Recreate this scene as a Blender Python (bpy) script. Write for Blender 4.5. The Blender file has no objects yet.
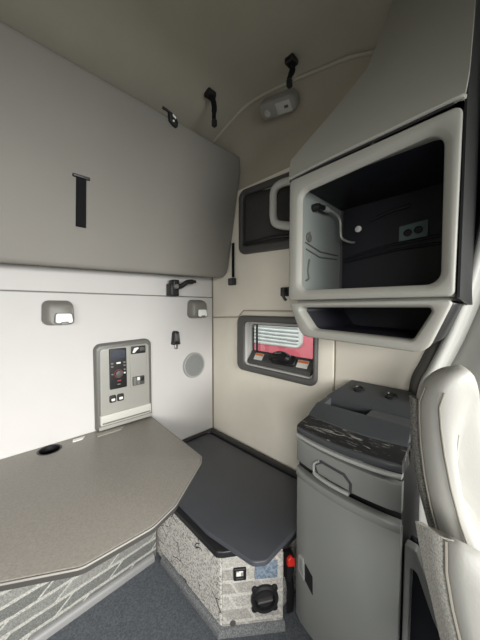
import bpy, bmesh, math, random
from mathutils import Vector, Matrix
random.seed(4)
S = bpy.context.scene
COL = S.collection
FZ = -0.04                                   # height of the cab floor

# ------------------------------------------------------------------ camera
cam_d = bpy.data.cameras.new('camera')
cam = bpy.data.objects.new('camera', cam_d)
COL.objects.link(cam)
cam_d.sensor_fit = 'VERTICAL'
cam_d.sensor_height = 36.0
cam_d.sensor_width = 27.0
cam_d.lens = 36.0 * 262.0 / 640.0
cam_d.clip_start = 0.02
_fw = Vector((0.70003, 0.71264, -0.045755)).normalized()
_rt = _fw.cross(Vector((0, 0, 1))).normalized()
_up = _rt.cross(_fw)
cam.matrix_world = Matrix(((_rt.x, _up.x, -_fw.x, 0), (_rt.y, _up.y, -_fw.y, 0),
                           (_rt.z, _up.z, -_fw.z, 1.18), (0, 0, 0, 1)))
S.camera = cam

# ------------------------------------------------------------------ world, lights, exposure
w = bpy.data.worlds.new('overcast_sky')
S.world = w
w.use_nodes = True
w.node_tree.nodes['Background'].inputs[0].default_value = (0.93, 0.97, 1.0, 1)
w.node_tree.nodes['Background'].inputs[1].default_value = 2.2

def area(name, loc, aim, sx, sy, power, col=(1, 1, 1), spread=180):
    d = bpy.data.lights.new(name, 'AREA')
    d.shape = 'RECTANGLE'
    d.size = sx
    d.size_y = sy
    d.energy = power
    d.color = col
    d.spread = math.radians(spread)
    o = bpy.data.objects.new(name, d)
    COL.objects.link(o)
    o.location = loc
    o.rotation_euler = (Vector(aim) - Vector(loc)).to_track_quat('-Z', 'Y').to_euler()
    return o

area('windshield_daylight', (0.0, -2.12, 1.30), (0.0, 0.5, 0.05), 2.0, 0.70, 66, (1.0, 0.99, 0.97), 92)
area('driver_window_daylight', (-1.13, -0.95, 1.28), (0.5, 0.75, 0.0), 0.9, 0.55, 15, (1.0, 0.99, 0.97), 95)
area('passenger_window_daylight', (1.12, -1.05, 1.28), (-0.1, 0.9, 0.0), 0.9, 0.55, 8, (1.0, 0.99, 0.97), 95)

S.view_settings.view_transform = 'Standard'
S.view_settings.look = 'None'
S.view_settings.gamma = 1.0
S.view_settings.use_curve_mapping = False
S.view_settings.exposure = -0.35

# ------------------------------------------------------------------ materials
def lin(c):
    return tuple(((v / 255) / 12.92 if v <= 10 else ((v / 255 + 0.055) / 1.055) ** 2.4) for v in c)

def base_mat(name, rough=0.5, metal=0.0, spec=0.5):
    m = bpy.data.materials.new(name)
    m.use_nodes = True
    nt = m.node_tree
    b = nt.nodes['Principled BSDF']
    b.inputs['Roughness'].default_value = rough
    b.inputs['Metallic'].default_value = metal
    b.inputs['Specular IOR Level'].default_value = spec
    return m, nt, b

def N(nt, kind, **kw):
    n = nt.nodes.new(kind)
    for k, v in kw.items():
        if k in n.inputs:
            n.inputs[k].default_value = v
        else:
            setattr(n, k, v)
    return n

def coords(nt):
    return nt.nodes.new('ShaderNodeTexCoord').outputs['Object']

def plastic(name, rgb, rough=0.5, grain=350.0, bump=0.08, var=0.04, metal=0.0, spec=0.5, blotch=6.0):
    """moulded plastic, vinyl or metal: faint blotches of tone and a fine grain"""
    m, nt, b = base_mat(name, rough, metal, spec)
    c = lin(rgb)
    co = coords(nt)
    n1 = N(nt, 'ShaderNodeTexNoise', Scale=blotch, Detail=4.0)
    nt.links.new(co, n1.inputs['Vector'])
    r = N(nt, 'ShaderNodeValToRGB')
    r.color_ramp.elements[0].position = 0.3
    r.color_ramp.elements[1].position = 0.7
    r.color_ramp.elements[0].color = tuple(v * (1 - var) for v in c) + (1,)
    r.color_ramp.elements[1].color = tuple(min(1, v * (1 + var)) for v in c) + (1,)
    nt.links.new(n1.outputs['Fac'], r.inputs['Fac'])
    nt.links.new(r.outputs['Color'], b.inputs['Base Color'])
    if bump > 0:
        n2 = N(nt, 'ShaderNodeTexNoise', Scale=grain, Detail=2.0)
        nt.links.new(co, n2.inputs['Vector'])
        bp = N(nt, 'ShaderNodeBump', Strength=bump, Distance=0.002)
        nt.links.new(n2.outputs['Fac'], bp.inputs['Height'])
        nt.links.new(bp.outputs['Normal'], b.inputs['Normal'])
    return m

def speckle(name, a, bcol, scale=220.0, rough=0.9, lo=0.42, hi=0.62, bump=0.3):
    """carpet, felt or mesh cloth: two tones of fibre"""
    m, nt, b = base_mat(name, rough, 0, 0.2)
    co = coords(nt)
    n = N(nt, 'ShaderNodeTexNoise', Scale=scale, Detail=5.0, Roughness=0.7)
    nt.links.new(co, n.inputs['Vector'])
    r = N(nt, 'ShaderNodeValToRGB')
    r.color_ramp.elements[0].position = lo
    r.color_ramp.elements[1].position = hi
    r.color_ramp.elements[0].color = lin(a) + (1,)
    r.color_ramp.elements[1].color = lin(bcol) + (1,)
    nt.links.new(n.outputs['Fac'], r.inputs['Fac'])
    nt.links.new(r.outputs['Color'], b.inputs['Base Color'])
    bp = N(nt, 'ShaderNodeBump', Strength=bump, Distance=0.003)
    nt.links.new(n.outputs['Fac'], bp.inputs['Height'])
    nt.links.new(bp.outputs['Normal'], b.inputs['Normal'])
    return m

def slanted_weave(name, c1, c2, line, bw, bh, shear, mortar, speck, ux=1.0, uy=0.0, bias=0.0):
    """upholstery cloth woven with slanted outlined patches"""
    m, nt, b = base_mat(name, 0.9, 0, 0.2)
    co = coords(nt)
    sep = N(nt, 'ShaderNodeSeparateXYZ')
    nt.links.new(co, sep.inputs[0])
    def math_(op, p, q):
        n = N(nt, 'ShaderNodeMath', operation=op)
        for i, v in enumerate((p, q)):
            if isinstance(v, (int, float)):
                n.inputs[i].default_value = v
            else:
                nt.links.new(v, n.inputs[i])
        return n.outputs[0]
    u = math_('ADD', math_('MULTIPLY', sep.outputs['X'], ux), math_('MULTIPLY', sep.outputs['Y'], uy))
    us = math_('ADD', u, math_('MULTIPLY', sep.outputs['Z'], shear))
    cmb = N(nt, 'ShaderNodeCombineXYZ')
    nt.links.new(us, cmb.inputs['X'])
    nt.links.new(sep.outputs['Z'], cmb.inputs['Y'])
    wob = N(nt, 'ShaderNodeTexNoise', Scale=14.0, Detail=2.0)
    nt.links.new(co, wob.inputs['Vector'])
    mixv = N(nt, 'ShaderNodeVectorMath', operation='MULTIPLY_ADD')
    nt.links.new(wob.outputs['Color'], mixv.inputs[0])
    mixv.inputs[1].default_value = (0.008, 0.008, 0)
    nt.links.new(cmb.outputs[0], mixv.inputs[2])
    br = N(nt, 'ShaderNodeTexBrick')
    br.offset = 0.37
    br.inputs['Scale'].default_value = 1.0
    br.inputs['Brick Width'].default_value = bw
    br.inputs['Row Height'].default_value = bh
    br.inputs['Mortar Size'].default_value = mortar
    br.inputs['Mortar Smooth'].default_value = 0.1
    br.inputs['Bias'].default_value = bias
    br.inputs['Color1'].default_value = lin(c1) + (1,)
    br.inputs['Color2'].default_value = lin(c2) + (1,)
    br.inputs['Mortar'].default_value = lin(line) + (1,)
    nt.links.new(mixv.outputs[0], br.inputs['Vector'])
    n = N(nt, 'ShaderNodeTexNoise', Scale=speck, Detail=5.0, Roughness=0.75)
    nt.links.new(co, n.inputs['Vector'])
    r = N(nt, 'ShaderNodeValToRGB')
    r.color_ramp.elements[0].position = 0.36
    r.color_ramp.elements[1].position = 0.6
    r.color_ramp.elements[0].color = (0.36, 0.36, 0.35, 1)
    r.color_ramp.elements[1].color = (1, 1, 1, 1)
    nt.links.new(n.outputs['Fac'], r.inputs['Fac'])
    mx = N(nt, 'ShaderNodeMix', data_type='RGBA', blend_type='MULTIPLY')
    mx.inputs[0].default_value = 0.75
    nt.links.new(br.outputs['Color'], mx.inputs[6])
    nt.links.new(r.outputs['Color'], mx.inputs[7])
    nt.links.new(mx.outputs[2], b.inputs['Base Color'])
    bp = N(nt, 'ShaderNodeBump', Strength=0.3, Distance=0.003)
    nt.links.new(n.outputs['Fac'], bp.inputs['Height'])
    nt.links.new(bp.outputs['Normal'], b.inputs['Normal'])
    return m

def crackle(name, light, mid, dark, vor=34.0, speck=120.0):
    """light upholstery with a broken, map-like grey print"""
    m, nt, b = base_mat(name, 0.92, 0, 0.2)
    co = coords(nt)
    n = N(nt, 'ShaderNodeTexNoise', Scale=speck, Detail=6.0, Roughness=0.8)
    nt.links.new(co, n.inputs['Vector'])
    r = N(nt, 'ShaderNodeValToRGB')
    r.color_ramp.elements[0].position = 0.38
    r.color_ramp.elements[1].position = 0.54
    r.color_ramp.elements[0].color = lin(mid) + (1,)
    r.color_ramp.elements[1].color = lin(light) + (1,)
    nt.links.new(n.outputs['Fac'], r.inputs['Fac'])
    big = N(nt, 'ShaderNodeTexNoise', Scale=7.0, Detail=3.0)
    nt.links.new(co, big.inputs['Vector'])
    wv = N(nt, 'ShaderNodeVectorMath', operation='MULTIPLY_ADD')
    nt.links.new(big.outputs['Color'], wv.inputs[0])
    wv.inputs[1].default_value = (0.09, 0.09, 0.05)
    nt.links.new(co, wv.inputs[2])
    v = N(nt, 'ShaderNodeTexVoronoi', feature='DISTANCE_TO_EDGE', Scale=vor * 0.4)
    nt.links.new(wv.outputs[0], v.inputs['Vector'])
    rv = N(nt, 'ShaderNodeValToRGB')
    rv.color_ramp.elements[0].position = 0.012
    rv.color_ramp.elements[1].position = 0.035
    rv.color_ramp.elements[0].color = (0, 0, 0, 1)
    rv.color_ramp.elements[1].color = (1, 1, 1, 1)
    nt.links.new(v.outputs['Distance'], rv.inputs['Fac'])
    brk = N(nt, 'ShaderNodeTexNoise', Scale=18.0, Detail=1.0)
    nt.links.new(co, brk.inputs['Vector'])
    rb = N(nt, 'ShaderNodeValToRGB')
    rb.color_ramp.elements[0].position = 0.5
    rb.color_ramp.elements[1].position = 0.56
    rb.color_ramp.elements[0].color = (1, 1, 1, 1)
    rb.color_ramp.elements[1].color = (0, 0, 0, 1)
    nt.links.new(brk.outputs['Fac'], rb.inputs['Fac'])
    mxf = N(nt, 'ShaderNodeMath', operation='MAXIMUM')
    nt.links.new(rv.outputs['Color'], mxf.inputs[0])
    nt.links.new(rb.outputs['Color'], mxf.inputs[1])
    mx = N(nt, 'ShaderNodeMix', data_type='RGBA')
    nt.links.new(mxf.outputs[0], mx.inputs[0])
    mx.inputs[6].default_value = lin(dark) + (1,)
    nt.links.new(r.outputs['Color'], mx.inputs[7])
    nt.links.new(mx.outputs[2], b.inputs['Base Color'])
    bp = N(nt, 'ShaderNodeBump', Strength=0.35, Distance=0.004)
    nt.links.new(n.outputs['Fac'], bp.inputs['Height'])
    nt.links.new(bp.outputs['Normal'], b.inputs['Normal'])
    return m

def scratch_print(name, ground, streak):
    """dark strip printed with pale broken streaks"""
    m, nt, b = base_mat(name, 0.35)
    co = coords(nt)
    mp = N(nt, 'ShaderNodeMapping')
    mp.inputs['Rotation'].default_value = (0, 0, 0.5)
    mp.inputs['Scale'].default_value = (110, 16, 16)
    nt.links.new(co, mp.inputs['Vector'])
    n = N(nt, 'ShaderNodeTexNoise', Scale=1.0, Detail=6.0, Roughness=0.65, Distortion=1.2)
    nt.links.new(mp.outputs[0], n.inputs['Vector'])
    r = N(nt, 'ShaderNodeValToRGB')
    r.color_ramp.elements[0].position = 0.56
    r.color_ramp.elements[1].position = 0.68
    r.color_ramp.elements[0].color = lin(ground) + (1,)
    r.color_ramp.elements[1].color = lin(streak) + (1,)
    nt.links.new(n.outputs['Fac'], r.inputs['Fac'])
    nt.links.new(r.outputs['Color'], b.inputs['Base Color'])
    return m

def glass(name):
    m = bpy.data.materials.new(name)
    m.use_nodes = True
    nt = m.node_tree
    nt.nodes.remove(nt.nodes['Principled BSDF'])
    t = N(nt, 'ShaderNodeBsdfTransparent', Color=(0.93, 0.96, 0.95, 1))
    g = N(nt, 'ShaderNodeBsdfGlossy', Roughness=0.03)
    f = N(nt, 'ShaderNodeFresnel', IOR=1.45)
    mx = N(nt, 'ShaderNodeMixShader')
    nt.links.new(f.outputs[0], mx.inputs[0])
    nt.links.new(t.outputs[0], mx.inputs[1])
    nt.links.new(g.outputs[0], mx.inputs[2])
    nt.links.new(mx.outputs[0], nt.nodes['Material Output'].inputs[0])
    return m

M = dict(
    floor=speckle('grey_carpet', (70, 74, 79), (100, 104, 108), 160, 0.95, 0.35, 0.65),
    curb=speckle('curb_felt', (86, 88, 90), (124, 125, 125), 200),
    wall=plastic('padded_white_vinyl', (194, 192, 189), 0.7, 260, 0.1, 0.015, spec=0.3),
    side=plastic('cream_side_panel', (234, 228, 213), 0.65, 260, 0.08, 0.02, spec=0.3),
    ceil=plastic('greige_headliner', (168, 164, 149), 0.85, 420, 0.12, 0.03, spec=0.2),
    seam=plastic('headliner_piping', (182, 178, 163), 0.8, 300, 0.05, 0.02, spec=0.2),
    bunk=plastic('grey_bunk_vinyl', (133, 130, 123), 0.6, 420, 0.12, 0.02, spec=0.3),
    black=plastic('black_plastic', (22, 22, 24), 0.45, 300, 0.06, 0.05),
    webbing=plastic('black_webbing', (20, 20, 22), 0.8, 900, 0.4, 0.1, spec=0.2),
    steel=plastic('bright_steel', (190, 190, 188), 0.25, 300, 0.0, 0.03, metal=1.0),
    lampgrey=plastic('lamp_grey_plastic', (112, 111, 104), 0.45, 300, 0.05, 0.03),
    domegrey=plastic('dome_lamp_grey', (150, 148, 140), 0.5, 300, 0.05, 0.03),
    lens=plastic('white_lamp_lens', (240, 240, 236), 0.25, 300, 0.0, 0.01),
    dimlens=plastic('dull_lamp_lens', (186, 186, 179), 0.3, 300, 0.0, 0.01),
    panel=plastic('warm_grey_console', (150, 149, 142), 0.42, 300, 0.05, 0.02),
    paneledge=plastic('console_dark_rim', (98, 97, 92), 0.4, 300, 0.05, 0.02),
    screen=plastic('dark_screen', (58, 62, 72), 0.12, 300, 0.0, 0.05),
    red=plastic('red_plastic', (205, 40, 28), 0.4, 300, 0.0, 0.03),
    dullred=plastic('dull_red_mark', (150, 62, 60), 0.4, 300, 0.0, 0.03),
    white=plastic('white_plastic', (232, 231, 226), 0.45, 300, 0.0, 0.02),
    label=plastic('pale_label', (222, 221, 214), 0.5, 300, 0.0, 0.03),
    orange=plastic('orange_label', (226, 122, 66), 0.5, 300, 0.0, 0.03),
    table=plastic('taupe_table_vinyl', (136, 131, 123), 0.36, 230, 0.55, 0.10, spec=0.5, blotch=150),
    tableedge=plastic('table_edge_band', (64, 62, 59), 0.35, 300, 0.0, 0.02),
    bead=plastic('table_edge_bead', (138, 136, 130), 0.35, 300, 0.0, 0.02),
    plate=plastic('satin_plate', (150, 146, 139), 0.35, 300, 0.0, 0.02),
    bench=slanted_weave('bench_cloth', (104, 105, 102), (142, 142, 137), (172, 171, 164), 0.19, 0.052, -1.3, 0.006, 210),
    box=crackle('box_cloth', (200, 197, 190), (84, 82, 78), (40, 38, 36)),
    boxfront=slanted_weave('box_front_cloth', (164, 161, 154), (190, 187, 180), (198, 195, 188), 0.11, 0.052, 0.6, 0.006, 150, 0.78, -0.63),
    mat=plastic('charcoal_mat', (74, 76, 81), 0.4, 500, 0.15, 0.05, spec=0.4),
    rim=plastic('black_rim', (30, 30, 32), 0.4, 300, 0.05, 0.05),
    blue=speckle('blue_grey_label', (98, 112, 128), (140, 152, 164), 90, 0.6),
    frame=plastic('grey_window_frame', (88, 87, 85), 0.4, 300, 0.05, 0.02),
    reveal=plastic('pale_reveal_grey', (190, 189, 184), 0.38, 300, 0.05, 0.02),
    netframe=plastic('dark_net_frame', (74, 73, 71), 0.5, 300, 0.05, 0.03),
    net=speckle('dark_net_cloth', (54, 53, 52), (80, 79, 76), 500, 0.9),
    upper=plastic('grey_green_cabinet', (154, 153, 145), 0.5, 420, 0.1, 0.02),
    housing=plastic('grey_housing', (148, 147, 138), 0.6, 420, 0.1, 0.02),
    navy=plastic('navy_black_liner', (24, 25, 32), 0.5, 200, 0.08, 0.1),
    teal=plastic('dark_teal_plate', (98, 118, 114), 0.5, 300, 0.0, 0.05),
    liner=plastic('liner_grey', (140, 146, 142), 0.5, 300, 0.05, 0.03),
    lower=plastic('lower_cabinet_grey', (132, 134, 130), 0.38, 420, 0.06, 0.02),
    lowergrip=plastic('grip_grey', (172, 174, 169), 0.32, 300, 0.0, 0.02),
    lowedge=plastic('light_edge_trim', (170, 171, 167), 0.32, 300, 0.0, 0.02),
    lowtop=plastic('dark_top_grey', (68, 70, 72), 0.38, 300, 0.05, 0.03),
    print=scratch_print('streaked_top_print', (42, 42, 42), (170, 168, 162)),
    leather=plastic('white_leather', (152, 151, 145), 0.42, 260, 0.12, 0.02, spec=0.4),
    stitch=plastic('seam_thread', (126, 122, 112), 0.8, 300, 0.0, 0.03),
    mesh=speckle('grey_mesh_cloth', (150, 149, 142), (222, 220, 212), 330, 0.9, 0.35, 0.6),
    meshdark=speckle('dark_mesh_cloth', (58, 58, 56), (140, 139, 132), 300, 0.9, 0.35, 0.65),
    pillar=plastic('pillar_grey', (186, 186, 180), 0.42, 420, 0.06, 0.02),
    shell=plastic('cab_shell_grey', (150, 148, 142), 0.7, 300, 0.05, 0.02),
    truckred=plastic('red_truck_paint', (232, 104, 118), 0.3, 300, 0.0, 0.03),
    grillegrey=plastic('grille_grey', (176, 180, 178), 0.4, 300, 0.0, 0.03),
    curbpale=plastic('pale_kick_moulding', (124, 124, 123), 0.5, 300, 0.1, 0.03),
    sill=plastic('dark_window_sill', (70, 70, 69), 0.35, 300, 0.03, 0.02),
    shelldark=plastic('dark_backing', (112, 110, 108), 0.8, 300, 0.0, 0.02),
    cover=plastic('pillar_cover_grey', (150, 150, 145), 0.45, 420, 0.06, 0.02),
    cove=plastic('dark_cream_cove', (168, 161, 146), 0.75, 300, 0.08, 0.02, spec=0.25),  # same cream as the side panel, shade near the ceiling put into the colour
    strip=plastic('pale_strip', (190, 189, 181), 0.45, 300, 0.0, 0.02),
    nickel=plastic('nickel', (196, 196, 190), 0.3, 300, 0.0, 0.03, metal=0.4),
    ring=plastic('speaker_ring_grey', (158, 159, 155), 0.45, 300, 0.0, 0.02),
    glass=glass('clear_glass'),
    asphalt=speckle('asphalt', (96, 96, 96), (130, 130, 128), 40),
)

# ------------------------------------------------------------------ mesh tools
def shape(cs, rs=0.0, inset=0.0, n=5):
    """outline of a polygon with rounded corners, counter-clockwise, moved inwards by inset"""
    k = len(cs)
    if isinstance(rs, (int, float)):
        rs = [rs] * k
    cs = [Vector((c[0], c[1])) for c in cs]
    area2 = sum(cs[i].x * cs[(i + 1) % k].y - cs[(i + 1) % k].x * cs[i].y for i in range(k))
    rs = list(rs)
    if area2 < 0:
        cs.reverse()
        rs.reverse()
    out = []
    for i in range(k):
        c = cs[i]
        d0 = (c - cs[i - 1]).normalized()
        d1 = (cs[(i + 1) % k] - c).normalized()
        n0 = Vector((-d0.y, d0.x))
        n1 = Vector((-d1.y, d1.x))
        p = c + inset * (n0 + n1) / max(0.05, 1 + n0.dot(n1))
        cr = d0.x * d1.y - d0.y * d1.x
        r = rs[i] - inset if cr > 0 else rs[i] + inset
        r = max(r, 0.0004)
        ang = math.acos(max(-1, min(1, d0.dot(d1))))
        t = r * math.tan(ang / 2)
        a = p - d0 * t
        sgn = 1 if cr > 0 else -1
        cen = a + n0 * r * sgn
        st = math.atan2((a - cen).y, (a - cen).x)
        for j in range(n + 1):
            q = st + sgn * ang * j / n
            out.append(Vector((cen.x + r * math.cos(q), cen.y + r * math.sin(q))))
    return out

class Basis:
    def __init__(s, o, u, v):
        s.o, s.u, s.v = Vector(o), Vector(u).normalized(), Vector(v).normalized()
        s.n = s.u.cross(s.v).normalized()
    def __call__(s, p, h=0.0):
        return s.o + s.u * p[0] + s.v * p[1] + s.n * h

class Mesh:
    def __init__(s):
        s.bm = bmesh.new()
    def loop(s, pts):
        return [s.bm.verts.new(p) for p in pts]
    def skin(s, A, B, closed=True):
        k = len(A)
        for i in range(k if closed else k - 1):
            j = (i + 1) % k
            try:
                s.bm.faces.new((A[i], A[j], B[j], B[i]))
            except ValueError:
                pass
    def loft(s, loops, cap0=True, cap1=True, closed=True):
        L = [s.loop(l) for l in loops]
        for a, b in zip(L, L[1:]):
            s.skin(a, b, closed)
        if cap0:
            s.bm.faces.new(list(reversed(L[0])))
        if cap1:
            s.bm.faces.new(L[-1])
        return L
    def fill(s, loops):
        es = []
        for l in loops:
            for i in range(len(l)):
                a, b = l[i], l[(i + 1) % len(l)]
                e = s.bm.edges.get((a, b)) or s.bm.edges.new((a, b))
                es.append(e)
        bmesh.ops.triangle_fill(s.bm, use_beauty=True, use_dissolve=False, edges=es)
    def plate(s, B, cs, rs, h0, h1, bev=0.0, holes=(), n=5, back=True):
        """slab with rounded outline and eased front edge; holes = [(corners, radii)]"""
        def stack(c, r, sg):
            steps = [(0, h0), (0, h1 - bev)]
            if bev > 0:
                for a in (30, 60, 90):
                    a = math.radians(a)
                    steps.append((bev * (1 - math.cos(a)), h1 - bev + bev * math.sin(a)))
            L = [s.loop([B(p, h) for p in shape(c, r, i * sg, n)]) for i, h in steps]
            for a, b in zip(L, L[1:]):
                s.skin(a, b)
            return L
        Ls = [stack(cs, rs, 1)] + [stack(c, r, -1) for c, r in holes]
        if holes:
            s.fill([L[-1] for L in Ls])
            if back:
                s.fill([L[0] for L in Ls])
        else:
            s.bm.faces.new(Ls[0][-1])
            if back:
                s.bm.faces.new(list(reversed(Ls[0][0])))
        return s
    def box(s, lo, hi, bev=0.0):
        lo, hi = Vector(lo), Vector(hi)
        if bev <= 0:
            b = Basis(lo, (1, 0, 0), (0, 1, 0))
            d = hi - lo
            s.loft([[b(p, h) for p in ((0, 0), (d.x, 0), (d.x, d.y), (0, d.y))] for h in (0, d.z)])
            return s
        r = bmesh.new()
        bmesh.ops.create_cube(r, size=1, matrix=Matrix.Translation((lo + hi) / 2) @ Matrix.Diagonal(tuple(hi - lo) + (1,)))
        bmesh.ops.bevel(r, geom=list(r.edges), offset=bev, segments=3, profile=0.5, affect='EDGES')
        s.merge(r)
        return s
    def merge(s, other):
        mp = {v: s.bm.verts.new(v.co) for v in other.verts}
        for f in other.faces:
            s.bm.faces.new([mp[v] for v in f.verts])
        other.free()
    def tube(s, pts, r, n=10, caps=True, flat=1.0, side=None):
        """round bar along points; flat < 1 squashes it along the second axis; r may be a list"""
        pts = [Vector(p) for p in pts]
        rs = r if isinstance(r, (list, tuple)) else [r] * len(pts)
        loops = []
        nrm = Vector(side) if side else None
        for i, p in enumerate(pts):
            t = (pts[min(i + 1, len(pts) - 1)] - pts[max(i - 1, 0)]).normalized()
            if nrm is None:
                nrm = t.orthogonal()
            nrm = (nrm - t * nrm.dot(t)).normalized()
            bn = t.cross(nrm)
            loops.append([p + nrm * rs[i] * math.cos(2 * math.pi * k / n) + bn * rs[i] * flat * math.sin(2 * math.pi * k / n) for k in range(n)])
        s.loft(loops, caps, caps)
        return s
    def lathe(s, B, prof, n=32, cen=(0, 0), sx=1.0, sy=1.0, cap0=True, cap1=True):
        """rings (radius, height) about the basis normal"""
        s.loft([[B((cen[0] + r * sx * math.cos(2 * math.pi * k / n), cen[1] + r * sy * math.sin(2 * math.pi * k / n)), h) for k in range(n)] for r, h in prof], cap0, cap1)
        return s
    def grid(s, rows):
        L = [s.loop(r) for r in rows]
        for a, b in zip(L, L[1:]):
            s.skin(a, b, False)
        return s
    def build(s, name, mat, parent=None, base=None, angle=38, kind=None, solid=0.0, sub=0, off=1.0):
        bmesh.ops.recalc_face_normals(s.bm, faces=list(s.bm.faces))
        o0 = Vector(base) if base is not None else (ORG[parent.name] if parent else Vector((0, 0, 0)))
        bmesh.ops.translate(s.bm, verts=list(s.bm.verts), vec=-o0)
        me = bpy.data.meshes.new(name)
        s.bm.to_mesh(me)
        s.bm.free()
        for p in me.polygons:
            p.use_smooth = True
        me.set_sharp_from_angle(angle=math.radians(angle))
        me.materials.append(mat)
        o = bpy.data.objects.new(name, me)
        COL.objects.link(o)
        if parent:
            o.parent = parent
        else:
            o.location = o0
        ORG[o.name] = o0
        if solid:
            md = o.modifiers.new('thickness', 'SOLIDIFY')
            md.thickness = solid
            md.offset = off
        if sub:
            md = o.modifiers.new('smooth', 'SUBSURF')
            md.levels = md.render_levels = sub
        if kind:
            o['kind'] = kind
        return o

ORG = {}

def thing(name, label, cat, base, group=None):
    o = bpy.data.objects.new(name, None)
    COL.objects.link(o)
    o.location = base
    o.empty_display_size = 0.05
    ORG[o.name] = Vector(base)
    o['label'] = label
    o['category'] = cat
    if group:
        o['group'] = group
    return o

def tag(o, label, cat, group=None):
    o['label'] = label
    o['category'] = cat
    if group:
        o['group'] = group
    return o

def rect(x0, y0, x1, y1):
    return [(x0, y0), (x1, y0), (x1, y1), (x0, y1)]

def smooth_path(pts, n=6):
    """Catmull-Rom through the points"""
    P = [Vector(p) for p in pts]
    out = []
    for i in range(len(P) - 1):
        p0, p1, p2, p3 = P[max(i - 1, 0)], P[i], P[i + 1], P[min(i + 2, len(P) - 1)]
        for j in range(n):
            t = j / n
            out.append(0.5 * ((2 * p1) + (p2 - p0) * t + (2 * p0 - 5 * p1 + 4 * p2 - p3) * t * t + (3 * p1 - p0 - 3 * p2 + p3) * t ** 3))
    out.append(P[-1])
    return out

BACK = Basis((0, 1.48, 0), (1, 0, 0), (0, 0, 1))          # rear wall, (x, z), normal into the cab
SIDE = Basis((1.18, 0, 0), (0, -1, 0), (0, 0, 1))         # passenger wall, (-y, z), normal into the cab
TOP = Basis((0, 0, 0), (1, 0, 0), (0, 1, 0))              # level, (x, y), normal up
def yz(pts):
    return [(-p[0], p[1]) for p in pts]

# ------------------------------------------------------------------ shell of the cab
Mesh().box((-1.25, -2.3, FZ - 0.06), (1.25, 1.56, FZ)).build('floor', M['floor'], kind='structure')

m = Mesh()
m.plate(BACK, rect(-1.2, FZ, 1.18, 2.36), 0.0005, -0.08, -0.01, 0)
wb = m.build('wall_back', M['shelldark'], kind='structure')
m = Mesh()
m.plate(BACK, rect(-1.19, FZ, 1.176, 1.252), [0.001, 0.001, 0.004, 0.004], -0.012, 0.0, 0.006)
m.build('padded_panel', M['wall'], parent=wb)
m = Mesh()
m.plate(BACK, rect(-1.19, 1.2565, 1.176, 2.0), [0.004, 0.004, 0.001, 0.001], -0.012, -0.003, 0.004)
m.build('upper_panel', M['wall'], parent=wb)

WIN = [(1.147, 0.826), (0.670, 0.822), (0.668, 1.094), (1.147, 1.094)]
DOORWIN = [(-0.45, 0.95), (-1.75, 0.95), (-1.75, 1.62), (-0.45, 1.62)]
m = Mesh()
m.plate(SIDE, yz([(1.56, FZ), (-2.3, FZ), (-2.3, 2.36), (1.56, 2.36)]), 0.0005, -0.06, -0.006, 0,
        holes=[(yz(WIN), 0.02), (yz(DOORWIN), 0.08)])
ws = m.build('wall_side', M['cove'], kind='structure')
# lower trim panel steps up around the window
m = Mesh()
m.plate(SIDE, yz([(1.478, FZ), (0.568, FZ), (0.568, 1.16), (1.17, 1.16), (1.215, 1.118), (1.478, 1.108)]),
        [0.001, 0.001, 0.01, 0.02, 0.03, 0.004], -0.01, 0.0, 0.005, holes=[(yz(WIN), 0.02)])
m.build('lower_panel', M['side'], parent=ws)
m = Mesh()
m.plate(SIDE, yz([(0.560, FZ), (0.20, FZ), (0.20, 1.16), (0.560, 1.16)]), 0.004, -0.01, 0.0, 0.005)
m.build('front_panel', M['side'], parent=ws)
m = Mesh()
m.plate(SIDE, yz([(1.478, 1.118), (1.222, 1.126), (1.178, 1.168), (0.15, 1.168), (0.15, 1.925), (1.478, 1.925)]),
        [0.004, 0.03, 0.02, 0.004, 0.001, 0.001], -0.01, -0.001, 0.004)
m.build('upper_side_panel', M['side'], parent=ws)

LEFT = Basis((-1.2, 0, 0), (0, 1, 0), (0, 0, 1))
m = Mesh()
m.plate(LEFT, [(-2.3, FZ), (1.56, FZ), (1.56, 2.36), (-2.3, 2.36)], 0.0005, -0.06, 0, 0,
        holes=[([(-1.75, 0.95), (-0.45, 0.95), (-0.45, 1.62), (-1.75, 1.62)], 0.08)])
m.build('wall_driver', M['shell'], kind='structure')
FRONT = Basis((0, -2.25, 0), (-1, 0, 0), (0, 0, 1))
m = Mesh()
m.plate(FRONT, rect(-1.2, FZ, 1.2, 2.36), 0.0005, -0.05, 0, 0, holes=[(rect(-1.08, 0.85, 1.08, 1.70), 0.1)])
m.build('wall_front', M['shell'], kind='structure')

def roof_z(x, y):
    dx = min(max(x - 0.98, 0) / 0.205, 0.999)
    t = y - 1.0
    return 2.275 - 0.16 * (1 - math.sqrt(1 - dx * dx)) - 0.235 * (t + math.sqrt(t * t + 0.0036))
SEAM = smooth_path([(0.990, 1.50, 0), (0.996, 1.33, 0), (1.006, 1.21, 0), (1.028, 1.05, 0), (1.066, 0.81, 0), (1.104, 0.62, 0), (1.126, 0.50, 0), (1.146, 0.42, 0), (1.166, 0.33, 0), (1.176, 0.20, 0), (1.178, -2.3, 0)], 6)
def seam_x(y):
    for a_, b_ in zip(SEAM, SEAM[1:]):
        if a_.y >= y >= b_.y:
            return a_.x + (b_.x - a_.x) * (a_.y - y) / max(1e-6, a_.y - b_.y)
    return 0.99
ys = [-2.28, -1.5, -0.8, -0.2, 0.0, 0.1] + [0.2 + 0.04 * k for k in range(32)] + [1.494]
m = Mesh()
rows = []
for y in ys:
    sx_ = seam_x(y)
    rows.append([(x, y, roof_z(x, y)) for x in [-1.22, -0.6, 0, 0.4, 0.7, 0.9] + [0.98 + (sx_ - 0.98) * k / 8 for k in range(9)]])
m.grid(rows)
ce = m.build('ceiling', M['ceil'], kind='structure', solid=0.03, angle=80)
m = Mesh()
rows = []
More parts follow.
